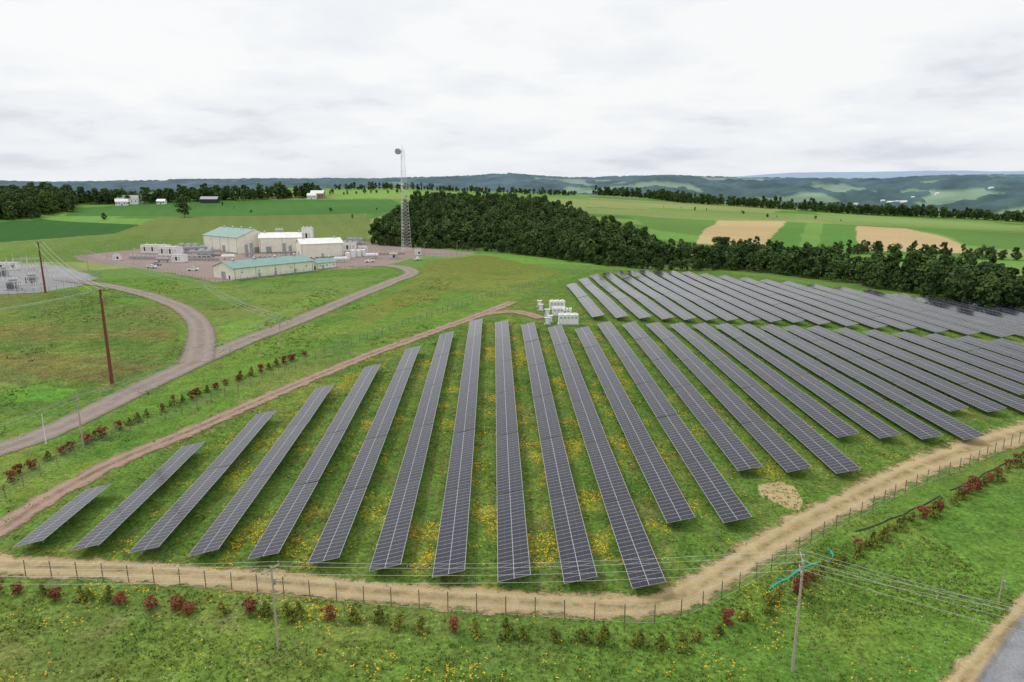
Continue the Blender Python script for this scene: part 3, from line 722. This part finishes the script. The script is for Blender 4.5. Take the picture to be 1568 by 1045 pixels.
for (u,v,r,h_) in [(556,392,1.8,4),(549,393,1.8,4),(541,394,1.6,4.5),(533,397,1.5,4)]: equip('storage_tank',u,v,tank(r,h_),0)
equip('horizontal_tank',522,402,tank(1.2,7,True),.2); equip('horizontal_tank',570,396,tank(1.2,7,True),.2); equip('horizontal_tank',350,398,tank(1.1,7,True),.2)
for (u,v,h_) in [(436,392,8),(445,393,7),(378,394,8),(386,394,9)]: equip('scrubber_vessel',u,v,tank(.9,h_,m=M_grey))
equip('horizontal_tank',250,402,tank(.9,8,True,M_grey),-.2)
def pipes(e):
    mb=MB()
    for k in range(9):
        x=-12+k*3; mb.cyl((x,0,0),(x,0,1.6),.25,n=6); mb.cyl((x,0,1.6),(x,4,1.6),.25,n=6); mb.cyl((x,4,1.6),(x,4,0),.25,n=6)
        mb.cyl((x,1.5,1.6),(x,1.5,2.6),.12,n=5,mi=1); mb.cyl((x,1.5,2.55),(x,1.5,2.65),.4,n=8,mi=1)
    mb.cyl((-14,2,.9),(14,2,.9),.4,n=8); mb.make('pipe_headers',[M_grey,M_white],e)
for (u,v,a) in [(588,391,.2),(460,403,.5),(225,398,-.2),(330,384,.1),(300,400,-.1),(420,397,.1)]: equip('pipe_rack',u,v,pipes,a)
equip('small_shed',603,397,flatblock(5,4,3,simple('tan_shed_paint',(.5,.42,.32))),0)
equip('small_shed',640,391,flatblock(4,3,2.6,M_whitec),0); equip('small_shed',180,399,flatblock(4,3,2.6,M_whitec),0)
for (u,v) in [(165,398),(205,404),(300,418),(575,404),(520,378),(390,376),(650,392),(700,389)]:
    p=sv(u,v); mb=MB(); mb.cyl((0,0,0),(0,0,8.5),.14,.08,n=6); mb.cyl((0,0,8.4),(1.2,0,8.7),.06,n=5); mb.box((1.4,0,8.7),(.8,.35,.15),mi=1)
    mb.make('yard_lamp_post',[M_galv,M_white],loc=(p[0],p[1],hz(*p)))
def truck(u,v,ang,paint=None,name='parked_pickup_truck'):
    p=sv(u,v); e=empty(name,(p[0],p[1],hz(*p)+.1),ang)
    mb=MB(); prof=[(-2.8,.5),(2.8,.5),(2.85,1.0),(2.6,1.25),(1.35,1.35),(.75,1.95),(-.75,1.95),(-.95,1.3),(-2.8,1.3)]
    n_=len(prof); vs=[(x,-.95,z) for x,z in prof]+[(x,.95,z) for x,z in prof]
    for i_ in (5,6): vs[i_]=(vs[i_][0],-.75,vs[i_][2]); vs[i_+n_]=(vs[i_+n_][0],.75,vs[i_+n_][2])
    mb.add(vs,[tuple(range(n_)),tuple(range(n_,2*n_))[::-1]]+[(i_,i_+n_,(i_+1)%n_+n_,(i_+1)%n_) for i_ in range(n_)])
    mb.make('body',[paint or M_white],e)
    mb=MB(); mb.box((1.02,0,1.62),(.5,1.5,.45)); mb.box((0,-.9,1.62),(1.3,.04,.4)); mb.box((0,.9,1.62),(1.3,.04,.4)); mb.box((-1.9,0,1.31),(1.6,1.6,.04)); mb.make('windows_and_bed',[M_glass],e)
    mb=MB()
    for x in(-1.8,1.8):
        for y in(-.9,.9): mb.cyl((x,y-.13,.38),(x,y+.13,.38),.42,n=14)
    mb.make('wheels',[M_rub],e)
truck(296,415,.1); truck(233,411,-.3); truck(240,407,-.3,M_grey); truck(566,402,.5); truck(446,410,.4,M_dark); truck(640,399,1.)
def farm(u,v,L,W,h,ang=0,mat=None,rf=None,name='farmhouse',at=None):
    p=sv(u,v) if at is None else at; e=empty(name,(p[0],p[1],hz(*p)),ang); mb=MB()
    mb.add([(-L/2,-W/2,-3),(L/2,-W/2,-3),(L/2,W/2,-3),(-L/2,W/2,-3),(-L/2,-W/2,h),(L/2,-W/2,h),(L/2,W/2,h),(-L/2,W/2,h),(-L/2,0,h+W*.35),(L/2,0,h+W*.35)],[(0,1,5,4),(2,3,7,6),(1,2,6,9,5),(3,0,4,8,7)]); mb.make('walls',[mat or M_white],e)
    mb=MB(); mb.add([(-L/2-.5,-W/2-.5,h-.2),(L/2+.5,-W/2-.5,h-.2),(L/2+.5,0,h+W*.35+.15),(-L/2-.5,0,h+W*.35+.15),(L/2+.5,W/2+.5,h-.2),(-L/2-.5,W/2+.5,h-.2)],[(0,1,2,3),(3,2,4,5)]); mb.make('roof',[rf or M_grey],e)
    mb=MB(); [mb.box((x*L/5,-W/2-.03,h*.55),(1.2,.08,1.4)) for x in(-2,-1,1,2)]; mb.box((0,-W/2-.03,1.1),(1.2,.1,2.2)); mb.make('windows_and_door',[M_dark],e)
farm(198,313,24,12,7,.2); farm(187,315,14,9,5,.5,rf=M_white); farm(210,312,12,9,8,.2,rf=M_dark); farm(487,304,18,11,7,0,simple('brown_barn_siding',(.3,.22,.16)),M_white); farm(478,305,12,8,5,0,rf=M_white); farm(322,311,22,9,5,0,M_dark,M_grey,'barn'); farm(248,313,10,7,4,rf=M_white)
for (u,dist,L) in [(1352,3700,34),(1362,3720,22),(1372,3700,38),(1340,3750,20),(1385,3800,20),(1500,3900,24),(1300,3600,18),(1222,3900,18),(1420,3850,18),(1330,3500,18)]:
    farm(0,0,L,L*.45,9,.1,M_white,M_white,'distant_barn',pd(u,dist))

# ------------------------------------------------------------------ inverter station
def container(u,v,L,W,Hh,ang):
    def f(e):
        mb=MB(); mb.box((0,0,Hh/2+.35),(L,W,Hh)); mb.box((0,0,Hh+.38),(L+.12,W+.12,.1),mi=1); mb.box((0,0,.15),(L*1.1,W*1.15,.35),mi=2)
        for k in range(int(L/1.2)): mb.box((-L/2+.7+k*1.2,-W/2-.03,Hh*.5+.35),(.95,.06,Hh*.8),mi=1); mb.box((-L/2+.7+k*1.2,-W/2-.07,Hh*.72+.35),(.6,.05,Hh*.2),mi=3)
        for k in range(3): mb.box((-L/3+k*L/3,0,Hh+.6),(1.2,1.2,.35),mi=1)
        mb.make('cabinet',[M_whitec,M_white,M_conc,M_galv],e)
    equip('inverter_container',u,v,f,ang)
container(853,475,5.5,2.6,2.9,0); container(870,497,6.2,2.8,2.9,.0); container(856,484,4.5,2.4,2.4,0); container(868,485,3,2,2.2,0)
def cab(e):
    mb=MB(); mb.box((0,0,1.2),(1.6,1.3,2.1)); mb.box((0,-.68,1.2),(1.3,.06,1.8),mi=1); mb.box((0,0,2.3),(1.8,1.5,.12),mi=1); mb.box((0,0,.1),(2.2,1.9,.3),mi=2); mb.make('cabinet',[M_grey,M_white,M_conc],e)
for u,v in [(828,476),(838,484),(842,494),(826,470),(838,497)]: equip('switchgear_cabinet',u,v,cab)

# ------------------------------------------------------------------ substation
def gantry(e):
    mb=MB()
    for x in(-6,0,6):
        mb.cyl((x-.9,0,0),(x,0,9),.15,n=4); mb.cyl((x+.9,0,0),(x,0,9),.15,n=4); mb.cyl((x,0,9),(x,0,11.5),.08,n=4)
        for k in range(1,5): mb.cyl((x-.9*(1-k/5),0,9*k/5),(x+.9*(1-k/5),0,9*k/5),.07,n=4)
    for zz in(8.7,9.3): mb.cyl((-6.5,0,zz),(6.5,0,zz),.1,n=4)
    for k in range(13): mb.cyl((-6.5+k,0,8.7),(-6+k,0,9.3),.05,n=3)
    for x in(-4.5,-3,-1.5,1.5,3,4.5): mb.cyl((x,0,8.7),(x,0,7.3),.14,.1,n=6,mi=1)
    mb.make('frame',[M_lat,M_grey],e)
def transformer(e):
    mb=MB(); mb.box((0,0,2),(4,2.6,3)); mb.box((0,0,.25),(5.5,4,.5),mi=1)
    for k in range(7): mb.box((-1.8+k*.6,-1.75,1.9),(.12,.8,2.4)); mb.box((-1.8+k*.6,1.75,1.9),(.12,.8,2.4))
    mb.cyl((-1.6,0,4.3),(1.6,0,4.3),.45,n=10)
    for x in(-1.2,0,1.2): mb.cyl((x,.6,3.5),(x,.9,5.4),.2,.1,n=7,mi=2)
    mb.make('tank_and_bushings',[M_grey,M_conc,M_white],e)
def busw(e):
    mb=MB()
    for x in(-4,-2,0,2,4):
        for y in(0,3): mb.box((x,y,1.4),(.25,.25,2.8)); mb.cyl((x,y,2.8),(x,y,4.2),.16,.1,n=6,mi=1)
        mb.cyl((x,0,4.2),(x,3,4.2),.06,n=4)
    mb.box((0,0,2.8),(9,.2,.2)); mb.box((0,3,2.8),(9,.2,.2)); mb.make('bus_supports',[M_lat,M_white],e)
for u,v,a in [(15,432,.2),(45,424,.2),(-20,428,.2),(60,440,1.5)]: equip('substation_gantry',u,v,gantry,a)
for u,v in [(22,444),(50,436),(5,424)]: equip('power_transformer',u,v,transformer,.2)
for u,v in [(35,418),(72,425),(40,446),(85,434),(8,440),(60,415)]: equip('disconnect_switch_rack',u,v,busw,.2)
equip('substation_control_house',12,414,flatblock(10,4,3.4,M_whitec),.1)

# ------------------------------------------------------------------ sock, drain pipe
def hose(name,px,r,mat,wig=0.):
    C=catmull(world(px),.6); mb=MB(); P=[]
    for i,c in enumerate(C): P.append((c[0]+math.sin(i*.8)*wig,c[1]+math.cos(i*.55)*wig,hz(*c)+r*.3))
    for i in range(len(P)-1): mb.cyl(P[i],P[i+1],r,n=7,cap=False)
    mb.make(name,[mat],smooth=True)
hose('teal_filter_sock',[(1178,905),(1190,893),(1208,885),(1222,874),(1242,868),(1258,858)],.14,M_teal,.25)
hose('teal_filter_sock',[(1188,886),(1200,890),(1215,880),(1230,870)],.11,M_teal,.2)
hose('teal_filter_sock',[(1268,842),(1275,852),(1270,860),(1280,858)],.14,M_teal,.15)
hose('black_drain_pipe',[(1310,815),(1350,801),(1400,780),(1440,760)],.12,M_black,.12)
hose('black_drain_pipe',[(1455,752),(1490,735),(1568,695)],.12,M_black,.12)

# ------------------------------------------------------------------ sky, sun, camera
w=bpy.data.worlds.new('World'); scene.world=w; w.use_nodes=True; nt=w.node_tree; nt.nodes.clear()
out=nt.nodes.new('ShaderNodeOutputWorld'); bg=nt.nodes.new('ShaderNodeBackground'); nt.links.new(bg.outputs[0],out.inputs[0])
sky=nt.nodes.new('ShaderNodeTexSky'); sky.sky_type='NISHITA'; sky.sun_disc=False; sky.sun_elevation=rad(52); sky.sun_rotation=rad(-60); sky.dust_density=2
sk=nt.nodes.new('ShaderNodeVectorMath'); sk.operation='SCALE'; nt.links.new(sky.outputs[0],sk.inputs[0]); sk.inputs[3].default_value=.10
tc=nt.nodes.new('ShaderNodeTexCoord'); sp=nt.nodes.new('ShaderNodeSeparateXYZ'); nt.links.new(tc.outputs['Generated'],sp.inputs[0])
zc=mth(nt,'ADD',mth(nt,'MAXIMUM',sp.outputs[2],0.),.16)
cb=nt.nodes.new('ShaderNodeCombineXYZ'); nt.links.new(mth(nt,'DIVIDE',sp.outputs[0],zc),cb.inputs[0]); nt.links.new(mth(nt,'DIVIDE',sp.outputs[1],zc),cb.inputs[1])
n1=noise(nt,1.3,8,cb.outputs[0],.55); n2=noise(nt,.4,3,cb.outputs[0],.5)
cl=mth(nt,'ADD',mth(nt,'MULTIPLY',n1,.6),mth(nt,'MULTIPLY',n2,.4))
cl=mth(nt,'ADD',cl,mr(nt,sp.outputs[2],.05,.3,-.01,.065))
rp=nt.nodes.new('ShaderNodeValToRGB'); nt.links.new(cl,rp.inputs[0])
rp.color_ramp.elements[0].position=.36; rp.color_ramp.elements[0].color=(*lin(210,215,223),1)
rp.color_ramp.elements[1].position=.55; rp.color_ramp.elements[1].color=(*lin(249,250,250),1)
e_=rp.color_ramp.elements.new(.45); e_.color=(*lin(237,240,244),1)
hzc=mixc(nt,mr(nt,sp.outputs[2],0.,.10,.6,0.),rp.outputs[0],lin(228,233,241))
fin=mixc(nt,.95,sk.outputs[0],hzc)
nt.links.new(fin,bg.inputs[0]); bg.inputs[1].default_value=1.03
L=bpy.data.lights.new('sun','SUN'); L.energy=1.35; L.angle=rad(10); L.color=(1,.96,.9); so=bpy.data.objects.new('sun',L); scene.collection.objects.link(so)
dirv=Vector((math.sin(rad(-60))*math.cos(rad(52)),math.cos(rad(-60))*math.cos(rad(52)),math.sin(rad(52))))
so.rotation_euler=dirv.to_track_quat('Z','Y').to_euler()
cam=bpy.data.cameras.new('camera'); co=bpy.data.objects.new('camera',cam); scene.collection.objects.link(co)
cam.sensor_width=36; cam.lens=24.0; cam.clip_end=30000; cam.clip_start=.5
co.location=(0,0,CH); co.rotation_euler=(rad(90)-PITCH,0,-YAW); scene.camera=co
scene.view_settings.view_transform='Standard'; scene.view_settings.look='None'; scene.view_settings.exposure=0
